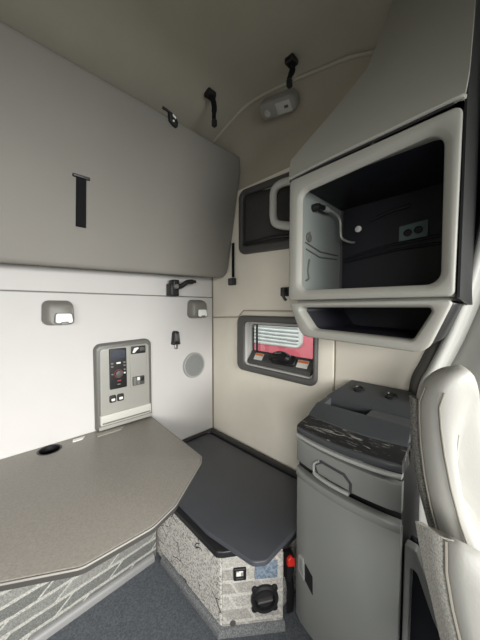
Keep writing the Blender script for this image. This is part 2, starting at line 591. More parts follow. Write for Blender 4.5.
for y in ys:
    sx_ = seam_x(y)
    f0 = min(0.999, (sx_ - 0.98) / 0.205)
    a0 = math.asin(f0)
    rows.append([(0.98 + 0.205 * math.sin(a0 + (math.radians(87.4) - a0) * k / 12), y, roof_z(0.98 + 0.205 * math.sin(a0 + (math.radians(87.4) - a0) * k / 12), y)) for k in range(13)] + [(1.186, y, roof_z(1.1849, y) - 0.03)])
m.grid(rows)
m.build('curved_side_panel', M['cove'], parent=ws, angle=80)
Mesh().box((-1.25, -2.3, 2.36), (1.25, 1.56, 2.40)).build('roof_skin', M['shell'], parent=ce)  # unseen slab added above the headliner to seal out light

m = Mesh()
m.tube([(p.x, p.y, roof_z(p.x, p.y) - 0.001) for p in SEAM if 0.3 < p.y < 1.36], 0.008, 8)
m.build('trim_1', M['seam'], kind='structure')

# ------------------------------------------------------------------ side window
w1 = Mesh().plate(SIDE, yz([(1.214, 0.786), (0.648, 0.784), (0.646, 1.134), (1.214, 1.134)]), 0.045, -0.004, 0.020, 0.012,
                  holes=[(yz(WIN), 0.028)]).build('window_1', M['frame'], kind='structure')
m = Mesh()                                                    # reveal running out to the glass
rings = []
for ins, h in ((0.0, 0.010), (0.006, -0.002), (0.007, -0.024), (0.014, -0.026), (0.015, -0.050)):
    c = [(1.147 - ins, 0.826 + ins), (0.670 + ins, 0.822 + ins), (0.668 + ins, 1.094 - ins), (1.147 - ins, 1.094 - ins)]
    rings.append([SIDE(p, h) for p in shape(yz(c), 0.028)])
m.loft(rings, False, False)
m.build('window_reveal', M['reveal'], parent=w1, solid=0.003)
m = Mesh()                                                    # sloping sill carrying the latch
prof = [(-0.048, 0.912), (-0.040, 0.908), (-0.006, 0.862), (0.002, 0.850), (0.002, 0.836), (-0.048, 0.834)]
m.loft([[SIDE((-y, z), h) for h, z in prof] for y in (1.132, 0.690)])
sill = m.build('window_sill', M['sill'], parent=w1)
SILL = Basis(SIDE((-0.9, 0.885), -0.023), (0, -1, 0), SIDE((0, 0.908), -0.040) - SIDE((0, 0.862), -0.006))
m = Mesh()
m.plate(SILL, rect(-0.060, -0.030, 0.110, 0.034), 0.022, -0.002, 0.014, 0.008)
m.lathe(SILL, [(0.046, 0.006), (0.046, 0.036), (0.036, 0.048), (0.01, 0.050)], 20, cen=(0.022, 0.004), sx=1.4, sy=0.75)
m.tube([SILL((0.06, 0.012), 0.030), SILL((0.0, -0.004), 0.044), SILL((-0.045, -0.014), 0.030)], 0.013, 8)
lt = m.build('window_latch', M['black'], parent=w1)
m = Mesh()
m.tube([SILL((-0.01, 0.012), 0.052), SILL((0.035, 0.018), 0.052)], 0.005, 8)
m.build('latch_pin', M['steel'], parent=lt)
for px, wd in ((-0.190, 0.066), (0.118, 0.066)):
    m = Mesh()
    m.plate(SILL, rect(px, -0.026, px + wd, 0.018), 0.003, 0.0, 0.0015)
    lb = m.build('warning_label', M['label'], parent=w1)
    m = Mesh()
    m.plate(SILL, rect(px + 0.002, 0.002, px + wd - 0.002, 0.016), 0.001, 0.0014, 0.002)
    m.build('label_header', M['orange'], parent=lb)
m = Mesh()
m.plate(SIDE, yz([(1.140, 0.896), (0.682, 0.896), (0.682, 1.088), (1.140, 1.088)]), 0.012, -0.054, -0.046, 0,
        holes=[(yz([(1.128, 0.908), (0.704, 0.908), (0.704, 1.074), (1.128, 1.074)]), 0.012)])
m.build('rubber_gasket', M['black'], parent=w1)
m = Mesh()
m.plate(SIDE, yz([(1.132, 0.904), (0.700, 0.904), (0.700, 1.078), (1.132, 1.078)]), 0.01, -0.052, -0.048)
m.build('window_pane', M['glass'], parent=w1)
m = Mesh()
m.box((1.214, 1.086, 0.905), (1.226, 1.094, 1.076), 0.001)
m.build('window_mullion', M['black'], parent=w1)

# ------------------------------------------------------------------ red truck parked outside, ground
Mesh().box((-9, -9, -1.32), (14, 14, -1.28)).build('ground', M['asphalt'], kind='structure')
tk = thing('truck', 'red truck with a pale louvred grille seen through the small side window', 'truck', (4.2, 2.6, -1.28))
Mesh().box((3.22, 0.9, -0.75), (5.6, 4.2, 1.7), 0.12).build('truck_body', M['truckred'], parent=tk)
TR = Basis((3.22, 0, 0), (0, -1, 0), (0, 0, 1))
GR = yz([(3.10, 0.60), (2.00, 0.60), (2.00, 0.93), (3.10, 0.93)])
m = Mesh()
m.plate(TR, GR, [0.05, 0.12, 0.03, 0.05], -0.01, 0.03, 0.02, holes=[(yz([(3.05, 0.645), (2.07, 0.645), (2.07, 0.89), (3.05, 0.89)]), 0.04)])
gr = m.build('grille', M['white'], parent=tk)
m = Mesh()
m.plate(TR, yz([(3.06, 0.635), (2.06, 0.635), (2.06, 0.90), (3.06, 0.90)]), 0.03, -0.01, 0.004)
m.build('grille_backing', M['grillegrey'], parent=gr)
for z in (0.68, 0.735, 0.79, 0.845):
    m = Mesh()
    m.tube([TR((-3.06, z + 0.01), 0.014), TR((-2.5, z), 0.018), TR((-2.06, z - 0.004), 0.014)], 0.019, 8)
    m.build('grille_bar', M['white'], parent=gr)
m = Mesh()
m.plate(TR, yz([(2.26, 0.66), (2.10, 0.66), (2.10, 0.72), (2.26, 0.72)]), 0.015, 0.0, 0.03, 0.01)
m.build('grille_badge', M['domegrey'], parent=gr)
for y in (1.5, 3.7):
    m = Mesh()
    m.lathe(Basis((3.3, y, -0.78), (0, -1, 0), (0, 0, 1)), [(0.50, -0.35), (0.50, -0.02), (0.46, 0.02), (0.3, 0.02), (0.26, -0.03), (0.1, -0.01)], 32)
    m.build('wheel', M['black'], parent=tk)

# ------------------------------------------------------------------ folded-up bunk
bk = thing('upper_bunk', 'large grey bunk panel folded up along the top of the rear wall', 'bunk', (0.2, 1.40, 1.36))
BU = Basis((0, 1.318, 1.345), (1, 0, 0), (0, -0.142, 0.741))
H = BU.v
m = Mesh()
cs = [(-0.80, -0.022), (1.160, 0.030), (1.178, 0.10), (1.179, 0.70), (1.164, 0.776), (-0.80, 0.784)]
rs = [0.05, 0.07, 0.1, 0.06, 0.02, 0.03]
m.plate(BU, cs, rs, -0.11, 0.0, 0.022, n=6)
m.build('bunk_panel', M['bunk'], parent=bk)
m = Mesh()
m.plate(BU, rect(0.276, 0.374, 0.338, 0.386), 0.003, 0.0, 0.012, 0.003)
m.build('strap_bar', M['black'], parent=bk)
m = Mesh()
m.plate(BU, [(0.289, 0.378), (0.325, 0.378), (0.329, 0.182), (0.291, 0.182)], 0.002, 0.001, 0.006)
m.plate(BU, [(0.297, 0.37), (0.321, 0.37), (0.323, 0.19), (0.295, 0.19)], 0.002, 0.006, 0.008)
m.build('pull_strap', M['webbing'], parent=bk)
m = Mesh()
m.plate(BU, [(0.662, 0.790), (0.700, 0.782), (0.714, 0.760), (0.713, 0.735), (0.692, 0.738), (0.670, 0.750)], 0.006, 0.0, 0.018, 0.003)
m.tube([BU((0.675, 0.784), 0.008), BU((0.655, 0.790), 0.006), BU((0.638, 0.796), -0.004)], 0.007, 6)
ct = m.build('bunk_catch', M['black'], parent=bk)
m = Mesh()
m.plate(BU, [(0.680, 0.784), (0.698, 0.776), (0.702, 0.766), (0.682, 0.772)], 0.002, 0.016, 0.020)
m.lathe(BU, [(0.005, 0.016), (0.005, 0.020), (0.003, 0.021)], 10, cen=(0.688, 0.755))
m.build('catch_plate', M['white'], parent=ct)

# hinge bracket under the bunk
br = thing('bunk_bracket', 'black pivot bracket holding the bunk edge to the rear wall', 'bracket', (0.84, 1.47, 1.33))
m = Mesh()
m.box((0.812, 1.415, 1.252), (0.868, 1.479, 1.330), 0.008)
m.box((0.820, 1.40, 1.300), (0.862, 1.46, 1.352), 0.008)
m.build('wall_bracket', M['black'], parent=br)
m = Mesh()
m.tube(smooth_path([(0.845, 1.42, 1.30), (0.885, 1.41, 1.318), (0.915, 1.40, 1.340), (0.955, 1.40, 1.346)]), 0.015, 8)
m.box((0.925, 1.385, 1.338), (0.975, 1.43, 1.356), 0.005)
m.build('pivot_arm', M['black'], parent=br)
m = Mesh()
m.lathe(Basis((0.835, 1.393, 1.31), (1, 0, 0), (0, 0, 1)), [(0.014, -0.02), (0.014, 0.006), (0.009, 0.011)], 14)
m.build('bolt', M['lampgrey'], parent=br)

# restraint belt beside bunk
bl = thing('restraint_belt', 'thin black bunk restraint belt anchored on the passenger wall', 'belt', (1.172, 1.275, 1.36))
m = Mesh()
m.box((1.168, 1.246, 1.38), (1.173, 1.266, 1.60))
m.build('belt_webbing', M['webbing'], parent=bl)
m = Mesh()
m.box((1.150, 1.232, 1.328), (1.179, 1.286, 1.374), 0.006)
bb = m.build('belt_anchor', M['black'], parent=bl)
m = Mesh()
m.box((1.146, 1.242, 1.336), (1.152, 1.268, 1.368), 0.002)
m.build('anchor_cover', M['netframe'], parent=bb)

# ------------------------------------------------------------------ ceiling: hanging straps and dome lamp
def ceiling_strap(x, y, ln, lean, bend, label):
    z = roof_z(x, y)
    t = thing('ceiling_strap', label, 'strap', (x, y, z), 'black straps hanging from the headliner')
    m = Mesh()
    m.box((x - 0.024, y - 0.022, z - 0.022), (x + 0.024, y + 0.022, z + 0.004), 0.006)
    m.build('strap_mount', M['black'], parent=t)
    m = Mesh()
    d = Vector((0.7, -0.71, 0))
    p = [Vector((x, y, z - 0.012)), Vector((x, y, z - 0.03)) + d * 0.012 * bend, Vector((x, y, z - ln * 0.45)) + d * 0.020 * bend,
         Vector((x, y, z - ln * 0.8)) + d * (0.012 + lean), Vector((x, y, z - ln)) + d * (0.014 + lean)]
    m.tube(smooth_path(p, 5), [0.016] * 6 + [0.013] * 7 + [0.010] * 6 + [0.012] * 2, 8, flat=0.35, side=(0.7, -0.71, 0))
    m.build('strap_webbing', M['webbing'], parent=t)
    m = Mesh()
    q = p[-1]
    m.box((q.x - 0.011, q.y - 0.011, q.z - 0.012), (q.x + 0.011, q.y + 0.011, q.z + 0.02), 0.004)
    m.build('strap_buckle', M['black'], parent=t)
ceiling_strap(0.835, 1.060, 0.15, 0.006, 1.0, 'black hanging strap on the ceiling nearest the folded bunk')
ceiling_strap(1.005, 0.700, 0.105, -0.022, 0.2, 'black hanging strap on the ceiling just above the dome lamp')

a = math.radians(30)
DL = Basis((1.112, 0.848, roof_z(1.116, 0.848) - 0.016), (0.170, -0.985, -0.14), (math.cos(a), 0.16, -math.sin(a)))
if DL.n.z > 0:
    DL = Basis(DL.o, -DL.u, DL.v)
dl = thing('dome_lamp', 'grey oblong dome lamp on the curved ceiling edge above the wall net', 'lamp', tuple(DL.o))
DL.v = (DL.v - DL.u * DL.v.dot(DL.u)).normalized()
DL.n = DL.u.cross(DL.v)
if DL.n.z > 0:
    DL.v = -DL.v
    DL.n = -DL.n
m = Mesh()
m.plate(DL, rect(-0.105, -0.042, 0.105, 0.042), 0.038, -0.022, 0.036, 0.014)
m.build('lamp_body', M['domegrey'], parent=dl)
sgn = 1 if DL.u.y < 0 else -1
m = Mesh()
m.plate(DL, rect(sgn * 0.04 - 0.042, -0.026, sgn * 0.04 + 0.042, 0.028), 0.006, 0.034, 0.040, 0.003)
ln = m.build('lamp_lens', M['dimlens'], parent=dl)
m = Mesh()
m.plate(DL, rect(sgn * 0.055 - 0.010, -0.006, sgn * 0.055 + 0.010, 0.006), 0.002, 0.039, 0.043, 0.001)
m.build('lamp_switch', M['netframe'], parent=ln)
m = Mesh()
m.lathe(DL, [(0.017, 0.034), (0.017, 0.040), (0.011, 0.041), (0.008, 0.038)], 18, cen=(-sgn * 0.055, 0.006))
m.build('spot_lamp', M['dimlens'], parent=dl)

# ------------------------------------------------------------------ rear wall fittings
def reading_lamp(cx, cz, sc, label):
    t = thing('reading_lamp', label, 'lamp', (cx, 1.48, cz), 'reading lamps on the rear wall')
    B = Basis((cx, 1.48, cz), (1, 0, 0), (0, 0, 1))
    m = Mesh()
    loops = []
    for k, h, dx, dz in ((1.0, -0.002, 0, 0), (1.0, 0.016, 0, 0), (0.95, 0.034, 0.002, -0.002), (0.86, 0.048, 0.005, -0.006), (0.74, 0.055, 0.008, -0.01)):
        loops.append([B((p.x * k * sc + dx, p.y * k * sc + dz), h) for p in shape([(-0.056, -0.05), (0.056, -0.05), (0.052, 0.052), (-0.052, 0.052)], 0.024)])
    m.loft(loops)
    m.build('lamp_pod', M['lampgrey'], parent=t)
    L = Basis(B((0.014 * sc, -0.022 * sc), 0.051), (1, 0, 0), (0, 0.15, 1))
    m = Mesh()
    m.plate(L, [(-0.036 * sc, -0.024 * sc), (0.036 * sc, -0.024 * sc), (0.032 * sc, 0.024 * sc), (-0.032 * sc, 0.024 * sc)], 0.012 * sc, -0.004, 0.008, 0.004)
    r = m.build('lens_rim', M['paneledge'], parent=t)
    m = Mesh()
    m.plate(L, [(-0.031 * sc, -0.020 * sc), (0.031 * sc, -0.020 * sc), (0.027 * sc, 0.019 * sc), (-0.027 * sc, 0.019 * sc)], 0.009 * sc, 0.004, 0.012, 0.003)
    m.build('lamp_lens', M['lens'], parent=r)
    m = Mesh()
    m.plate(L, rect(-0.012 * sc, -0.027 * sc, 0.014 * sc, -0.014 * sc), 0.003, 0.004, 0.015, 0.002)
    m.build('lamp_switch', M['lampgrey'], parent=t)
reading_lamp(0.251, 1.157, 1.12, 'grey reading lamp on the rear wall left of the control console')
reading_lamp(1.030, 1.172, 1.2, 'grey reading lamp on the rear wall above the round speaker')

cp = thing('control_console', 'tall grey control console set in the rear wall behind the table', 'console', (0.547, 1.47, 0.52))
m = Mesh()
m.plate(BACK, [(0.397, 0.548), (0.699, 0.548), (0.700, 1.004), (0.397, 0.994)], [0.004, 0.004, 0.035, 0.035], -0.008, 0.030, 0.014)
m.build('console_rim', M['paneledge'], parent=cp)
m = Mesh()
m.plate(BACK, [(0.416, 0.548), (0.682, 0.548), (0.680, 0.978), (0.418, 0.972)], [0.004, 0.004, 0.02, 0.02], 0.026, 0.036, 0.006)
m.build('face_plate', M['panel'], parent=cp)
m = Mesh()
m.plate(BACK, [(0.570, 0.735), (0.664, 0.735), (0.664, 0.972), (0.570, 0.970)], 0.006, 0.034, 0.040, 0.003)
m.build('side_plate', M['panel'], parent=cp)
m = Mesh()
m.plate(BACK, rect(0.462, 0.752, 0.549, 0.966), 0.006, 0.034, 0.044, 0.003)
ctl = m.build('climate_controller', M['black'], parent=cp)
m = Mesh()
m.plate(BACK, rect(0.470, 0.912, 0.541, 0.957), 0.003, 0.043, 0.046)
m.build('display_screen', M['screen'], parent=ctl)
m = Mesh()
m.lathe(BACK, [(0.019, 0.043), (0.018, 0.056), (0.012, 0.058)], 20, cen=(0.506, 0.832))
m.build('dial', M['netframe'], parent=ctl)
m = Mesh()
m.lathe(BACK, [(0.0225, 0.0435), (0.0225, 0.0455), (0.0205, 0.0455), (0.0205, 0.0435)], 24, cen=(0.506, 0.832), cap0=False, cap1=False)
m.build('dial_ring', M['dullred'], parent=ctl)
for bx, bz, bw, key in ((0.506, 0.889, 0.011, 'white'), (0.474, 0.889, 0.006, 'lampgrey'), (0.537, 0.889, 0.006, 'lampgrey'), (0.474, 0.872, 0.006, 'lampgrey'),
                        (0.537, 0.872, 0.006, 'lampgrey'), (0.537, 0.832, 0.005, 'label'), (0.474, 0.832, 0.005, 'lampgrey'), (0.537, 0.850, 0.005, 'lampgrey')):
    m = Mesh()
    m.plate(BACK, rect(bx - bw, bz - 0.004, bx + bw, bz + 0.004), 0.002, 0.043, 0.047, 0.001)
    m.build('button', M[key], parent=ctl)
for bx, bz, bw, key in ((0.508, 0.794, 0.010, 'dullred'), (0.506, 0.775, 0.008, 'lampgrey')):
    m = Mesh()
    m.plate(BACK, rect(bx - bw, bz - 0.003, bx + bw, bz + 0.003), 0.002, 0.043, 0.047, 0.001)
    m.build('button', M[key], parent=ctl)
for x0, x1 in ((0.459, 0.492), (0.498, 0.532)):
    m = Mesh()
    m.plate(BACK, rect(x0, 0.682, x1, 0.720), 0.007, 0.034, 0.043, 0.003)
    sw = m.build('rocker_switch', M['black'], parent=cp)
    m = Mesh()
    m.plate(BACK, rect(x0 + 0.008, 0.690, x1 - 0.006, 0.704), 0.004, 0.041, 0.046, 0.002)
    m.build('switch_symbol', M['label'], parent=sw)
m = Mesh()
m.plate(BACK, rect(0.580, 0.748, 0.648, 0.798), 0.005, 0.038, 0.043, 0.002)
so = m.build('socket_plate', M['netframe'], parent=cp)
for x0, x1, z0, z1, key in ((0.585, 0.600, 0.752, 0.794, 'lampgrey'), (0.605, 0.620, 0.775, 0.793, 'label'), (0.605, 0.620, 0.752, 0.770, 'lampgrey'),
                            (0.626, 0.644, 0.768, 0.793, 'black')):
    m = Mesh()
    m.plate(BACK, rect(x0, z0, x1, z1), 0.002, 0.042, 0.046, 0.001)
    m.build('socket', M[key], parent=so)
m = Mesh()
m.plate(BACK, rect(0.574, 0.926, 0.656, 0.968), 0.004, 0.038, 0.045, 0.002)
ra = m.build('receiver_slot', M['black'], parent=cp)
m = Mesh()
m.plate(BACK, [(0.580, 0.934), (0.590, 0.932), (0.616, 0.956), (0.612, 0.962), (0.590, 0.958)], 0.002, 0.044, 0.048, 0.001)
m.build('slot_lever', M['white'], parent=ra)
m = Mesh()
m.plate(BACK, rect(0.622, 0.940, 0.650, 0.960), 0.002, 0.044, 0.047, 0.001)
m.build('slot_cover', M['netframe'], parent=ra)
m = Mesh()
m.plate(BACK, [(0.412, 0.573), (0.684, 0.573), (0.684, 0.628), (0.412, 0.626)], 0.006, 0.030, 0.048, 0.006)
tr = m.build('label_strip', M['strip'], parent=cp)
m = Mesh()
m.plate(BACK, rect(0.420, 0.580, 0.676, 0.588), 0.001, 0.046, 0.050, 0.001)
m.build('strip_groove', M['lampgrey'], parent=tr)
m = Mesh()
m.plate(BACK, [(0.405, 0.549), (0.692, 0.549), (0.692, 0.568), (0.405, 0.568)], 0.004, 0.030, 0.044, 0.004)
m.build('console_ledge', M['panel'], parent=cp)

sb = thing('belt_buckle', 'black seat belt buckle clipped to the rear wall above the speaker', 'buckle', (0.868, 1.48, 0.975))
m = Mesh()
m.plate(BACK, [(0.843, 0.955), (0.893, 0.955), (0.885, 1.035), (0.851, 1.035)], 0.014, -0.002, 0.035, 0.010)
m.plate(BACK, [(0.840, 0.948), (0.898, 0.948), (0.890, 0.972), (0.846, 0.972)], 0.006, -0.002, 0.030, 0.006)
m.build('buckle_body', M['black'], parent=sb)
m = Mesh()
m.plate(BACK, rect(0.857, 0.972, 0.880, 1.020), 0.006, 0.032, 0.039, 0.003)
m.build('release_button', M['netframe'], parent=sb)
m = Mesh()
m.plate(BACK, rect(0.862, 0.918, 0.884, 0.952), 0.006, 0.004, 0.018, 0.004)
m.build('buckle_tongue', M['steel'], parent=sb)

sp = thing('speaker', 'round grey speaker in the rear wall near the corner', 'speaker', (1.012, 1.48, 0.793))
m = Mesh()
m.lathe(BACK, [(0.086, -0.002), (0.086, 0.010), (0.082, 0.016), (0.076, 0.016), (0.072, 0.010)], 40, cen=(1.012, 0.793), cap1=False)
m.build('speaker_ring', M['ring'], parent=sp)
m = Mesh()
m.lathe(BACK, [(0.073, 0.004), (0.073, 0.011), (0.05, 0.014), (0.012, 0.016)], 40, cen=(1.012, 0.793))
m.build('speaker_grille', speckle('speaker_grille_cloth', (112, 114, 112), (146, 148, 145), 700, 0.8), parent=sp)

# ------------------------------------------------------------------ storage net, grab handle, hook
nt_ = thing('storage_pocket', 'dark framed net pocket on the passenger wall above the window', 'storage pocket', (1.18, 0.95, 1.5))
m = Mesh()
NP = yz([(1.195, 1.515), (0.765, 1.494), (0.765, 1.888), (1.195, 1.905)])
m.plate(SIDE, NP, 0.05, -0.004, 0.024, 0.010, holes=[(yz([(1.160, 1.560), (0.800, 1.540), (0.800, 1.849), (1.160, 1.870)]), 0.03)])
m.build('pocket_frame', M['netframe'], parent=nt_)
m = Mesh()
m.grid([[SIDE((-(1.165 - 0.370 * i / 12), 1.545 + (0.33 - 0.02 * i / 12) * j / 8 - 0.02 * i / 12),
             0.004 + 0.022 * math.sin(math.pi * i / 12) * math.sin(math.pi * j / 8)) for i in range(13)] for j in range(9)])
m.build('pocket_net', M['net'], parent=nt_, solid=0.004)
m = Mesh()
m.tube([SIDE((-1.155, 1.575), 0.012), SIDE((-0.9, 1.568), 0.026), SIDE((-0.80, 1.559), 0.012)], 0.009, 8)
m.build('net_hem', M['black'], parent=nt_)

m = Mesh()
hp = [(1.179, 0.725, 1.812), (1.13, 0.748, 1.814), (1.105, 0.83, 1.812), (1.10, 0.868, 1.785), (1.10, 0.872, 1.72), (1.10, 0.870, 1.65),
      (1.105, 0.845, 1.612), (1.13, 0.752, 1.585), (1.179, 0.725, 1.575)]
m.tube(smooth_path(hp, 5), 0.023, 12, flat=0.85)
gh = m.build('grab_handle', M['pillar'], base=(1.165, 0.79, 1.70))
tag(gh, 'light grey grab handle on the wall beside the upper cabinet', 'handle')

hk = thing('coat_hook', 'small black hook on the wall below the grab handle', 'hook', (1.176, 0.845, 1.26))
m = Mesh()
m.plate(SIDE, yz([(0.872, 1.243), (0.80, 1.243), (0.80, 1.292), (0.872, 1.292)]), 0.006, -0.002, 0.016, 0.005)
m.build('hook_plate', M['black'], parent=hk)
m = Mesh()
m.tube(smooth_path([SIDE((-0.845, 1.285), 0.012), SIDE((-0.84, 1.268), 0.03), SIDE((-0.835, 1.238), 0.034), SIDE((-0.83, 1.222), 0.02)]), 0.008, 8)
m.build('hook_prong', M['netframe'], parent=hk)

# ------------------------------------------------------------------ bench base, storage box
bn = thing('bench', 'low bench base in slanted grey woven cloth under the table', 'bench', (0.1, 1.3, FZ))
m = Mesh()
m.box((-0.75, 1.165, FZ), (0.574, 1.475, 0.27), 0.008)
m.build('bench_base', M['bench'], parent=bn)
m = Mesh()
m.loft([[(x, 1.165 - a, FZ + b) for a, b in ((-0.004, 0.0), (0.016, 0.0), (0.016, 0.018), (0.012, 0.027), (0.004, 0.032), (-0.004, 0.032))] for x in (-0.75, 0.553)])
m.build('kick_strip', M['curbpale'], parent=bn)

FA = Vector((0.598, 0.713, 0))
FD = Vector((0.77926, -0.62670, 0))
FB = Basis(FA, FD, (0, 0, 1))
fend = FA + FD * 0.243
bx = thing('storage_box', 'low box in light map-like print cloth in the corner with a charcoal lid', 'storage box', (0.9, 1.0, FZ))
foot = [(0.586, 1.474), (0.586, 1.16), (0.598, 0.713), (fend.x, fend.y), (fend.x + 0.012, 0.602), (1.165, 0.602), (1.165, 1.474)]
m = Mesh()
m.plate(TOP, foot, [0.002, 0.002, 0.012, 0.01, 0.005, 0.005, 0.002], FZ, 0.268, 0.004)
m.build('box_body', M['box'], parent=bx)
m = Mesh()
m.plate(FB, [(0.006, -0.03), (0.238, -0.03), (0.238, 0.262), (0.006, 0.262)], 0.006, -0.004, 0.004, 0.003)
fp = m.build('front_panel', M['boxfront'], parent=bx)
m = Mesh()
m.plate(TOP, [(0.580, 1.474), (0.584, 0.72), (0.602, 0.700), (0.800, 0.560), (0.88, 0.560), (1.168, 0.566), (1.168, 1.474)],
        [0.002, 0.02, 0.02, 0.01, 0.005, 0.005, 0.002], 0.262, 0.286, 0.006)
m.build('box_rim', M['rim'], parent=bx)
m = Mesh()                                                   # raised black border along both walls
m.plate(TOP, [(0.60, 1.474), (0.60, 1.446), (1.120, 1.446), (1.132, 0.572), (1.168, 0.572), (1.168, 1.474)], [0.01, 0.01, 0.03, 0.005, 0.005, 0.012], 0.284, 0.314, 0.010)
m.build('raised_border', M['rim'], parent=bx)
m = Mesh()
m.plate(TOP, [(0.606, 1.440), (0.603, 0.80), (0.640, 0.585), (0.678, 0.557), (0.88, 0.560), (1.126, 0.572), (1.113, 1.440)],
        [0.01, 0.05, 0.04, 0.03, 0.01, 0.005, 0.02], 0.284, 0.302, 0.006)
m.build('lid_mat', M['mat'], parent=bx)
m = Mesh()                                                   # felt strip round the foot of the box
def ring(off, z):
    return [Vector((0.586 - off, 1.12, z)), Vector((0.598 - off, 0.713 - off * 0.4, z)), Vector((fend.x - off * 0.62, fend.y - off * 0.78, z))]
m.grid([ring(-0.002, FZ), ring(0.018, FZ), ring(0.018, FZ + 0.018), ring(0.013, FZ + 0.027), ring(0.004, FZ + 0.032), ring(-0.002, FZ + 0.032)])
m.build('kick_strip', M['curb'], parent=bx)
m = Mesh()
m.plate(FB, rect(0.048, 0.172, 0.096, 0.218), 0.004, 0.0, 0.012, 0.003, holes=[(rect(0.058, 0.182, 0.086, 0.208), 0.002)])
ot = m.build('power_outlet', M['black'], parent=bx)
m = Mesh()
m.plate(FB, rect(0.060, 0.184, 0.076, 0.198), 0.001, 0.0, 0.006)
m.plate(FB, rect(0.070, 0.198, 0.084, 0.206), 0.001, 0.0, 0.006)
m.build('outlet_contact', M['label'], parent=ot)
m = Mesh()
m.plate(FB, rect(0.128, 0.165, 0.215, 0.232), 0.003, 0.002, 0.007, 0.002)
m.build('blue_label', M['blue'], parent=bx)['label'] = 'blue-grey label'
VC = (0.166, 0.090)
m = Mesh()
m.lathe(FB, [(0.052, 0.0), (0.052, 0.014), (0.047, 0.020), (0.038, 0.018), (0.034, 0.006)], 36, cen=VC, cap1=False)
for ang in (45, 135, 225, 315):
    q = math.radians(ang)
    m.lathe(FB, [(0.012, 0.0), (0.012, 0.012), (0.006, 0.014)], 12, cen=(VC[0] + 0.053 * math.cos(q), VC[1] + 0.053 * math.sin(q)))
vt = m.build('air_vent', M['black'], parent=bx)
m = Mesh()
m.lathe(FB, [(0.033, 0.004), (0.033, 0.010), (0.024, 0.012)], 24, cen=VC)
m.build('vent_disc', M['rim'], parent=vt)
m = Mesh()
m.plate(FB, [(VC[0] - 0.028, VC[1] - 0.006), (VC[0] + 0.028, VC[1] + 0.002), (VC[0] + 0.028, VC[1] + 0.010), (VC[0] - 0.028, VC[1] + 0.002)], 0.002, 0.010, 0.024, 0.002)
m.build('vent_louvre', M['netframe'], parent=vt)
m = Mesh()
m.lathe(FB, [(0.011, 0.0), (0.011, 0.007), (0.006, 0.008)], 16, cen=(0.046, 0.002))
m.build('screw', M['netframe'], parent=bx)

rb = thing('lap_belt_buckle', 'black seat belt buckle with red button between box and lower cabinet', 'buckle', (0.845, 0.561, 0.2))
m = Mesh()
RB = Basis((0.834, 0.568, 0.0), (0.96, -0.28, 0), (0, 0, 1))
m.plate(RB, [(-0.024, 0.125), (-0.002, 0.105), (0.012, 0.16), (0.010, 0.222), (-0.024, 0.222)], 0.008, -0.01, 0.016, 0.006)
m.build('buckle_body', M['black'], parent=rb)
m = Mesh()
m.plate(RB, [(-0.026, 0.190), (0.008, 0.176), (0.008, 0.206), (-0.010, 0.226), (-0.026, 0.216)], 0.005, 0.012, 0.024, 0.004)
m.build('release_button', M['red'], parent=rb)
m = Mesh()
m.tube(smooth_path([RB((-0.006, 0.13), 0.0), RB((0.006, 0.07), -0.002), RB((0.008, 0.0), -0.004), RB((0.004, FZ + 0.006), -0.002)]), 0.018, 8, flat=0.25, side=(0.96, -0.28, 0))
m.build('belt_webbing', M['webbing'], parent=rb)

# ------------------------------------------------------------------ table
tb = thing('table', 'taupe grained fold-out table hinged below the wall console', 'table', (0.15, 1.2, 0.5))
TBL = [(-0.55, 1.474), (0.690, 1.474), (0.652, 0.905), (0.622, 0.868), (0.425, 0.735), (0.335, 0.706), (0.155, 0.716), (0.000, 0.812), (-0.20, 0.94), (-0.55, 0.96)]
TR_ = [0.02, 0.02, 0.03, 0.03, 0.05, 0.07, 0.05, 0.05, 0.1, 0.05]
HOLE = [(0.196 + 0.042 * math.cos(2 * math.pi * k / 24), 1.424 + 0.042 * math.sin(2 * math.pi * k / 24)) for k in range(24)]
m = Mesh()
m.plate(TOP, TBL, TR_, 0.524, 0.542, 0.004, holes=[(HOLE, 0.001)], n=5)
m.build('tabletop', M['table'], parent=tb)
m = Mesh()
o = shape(TBL, TR_, 0.0)
for ins0, ins1 in ((0.004, -0.003),):
    lo = shape(TBL, TR_, 0.004)
    hi = shape(TBL, TR_, -0.003)
    m.loft([[TOP(p, 0.522) for p in lo], [TOP(p, 0.522) for p in hi], [TOP(p, 0.539) for p in hi], [TOP(p, 0.541) for p in shape(TBL, TR_, 0.0)]], False, False)
m.build('edge_band', M['tableedge'], parent=tb)
m = Mesh()
m.tube([TOP(p, 0.5385) for p in shape(TBL, TR_, -0.0025)] + [TOP(shape(TBL, TR_, -0.0025)[0], 0.5385)], 0.0028, 6)
m.build('edge_bead', M['bead'], parent=tb)
m = Mesh()
m.lathe(TOP, [(1.02, 0.541), (1.03, 0.5425), (0.94, 0.5435), (0.86, 0.5415), (0.84, 0.500), (0.2, 0.497)], 28, cen=(0.196, 1.424), sx=0.046, sy=0.046, cap0=False)
m.build('cable_grommet', M['black'], parent=tb)
m = Mesh()
m.plate(TOP, [(0.385, 1.398), (0.500, 1.398), (0.535, 1.444), (0.395, 1.444)], 0.003, 0.541, 0.5445, 0.001)
m.build('hinge_plate', M['plate'], parent=tb)
m = Mesh()
m.plate(TOP, [(0.285, 1.425), (0.327, 1.425), (0.345, 1.452), (0.292, 1.452)], 0.002, 0.541, 0.5445, 0.001)
m.build('latch_plate', M['white'], parent=tb)
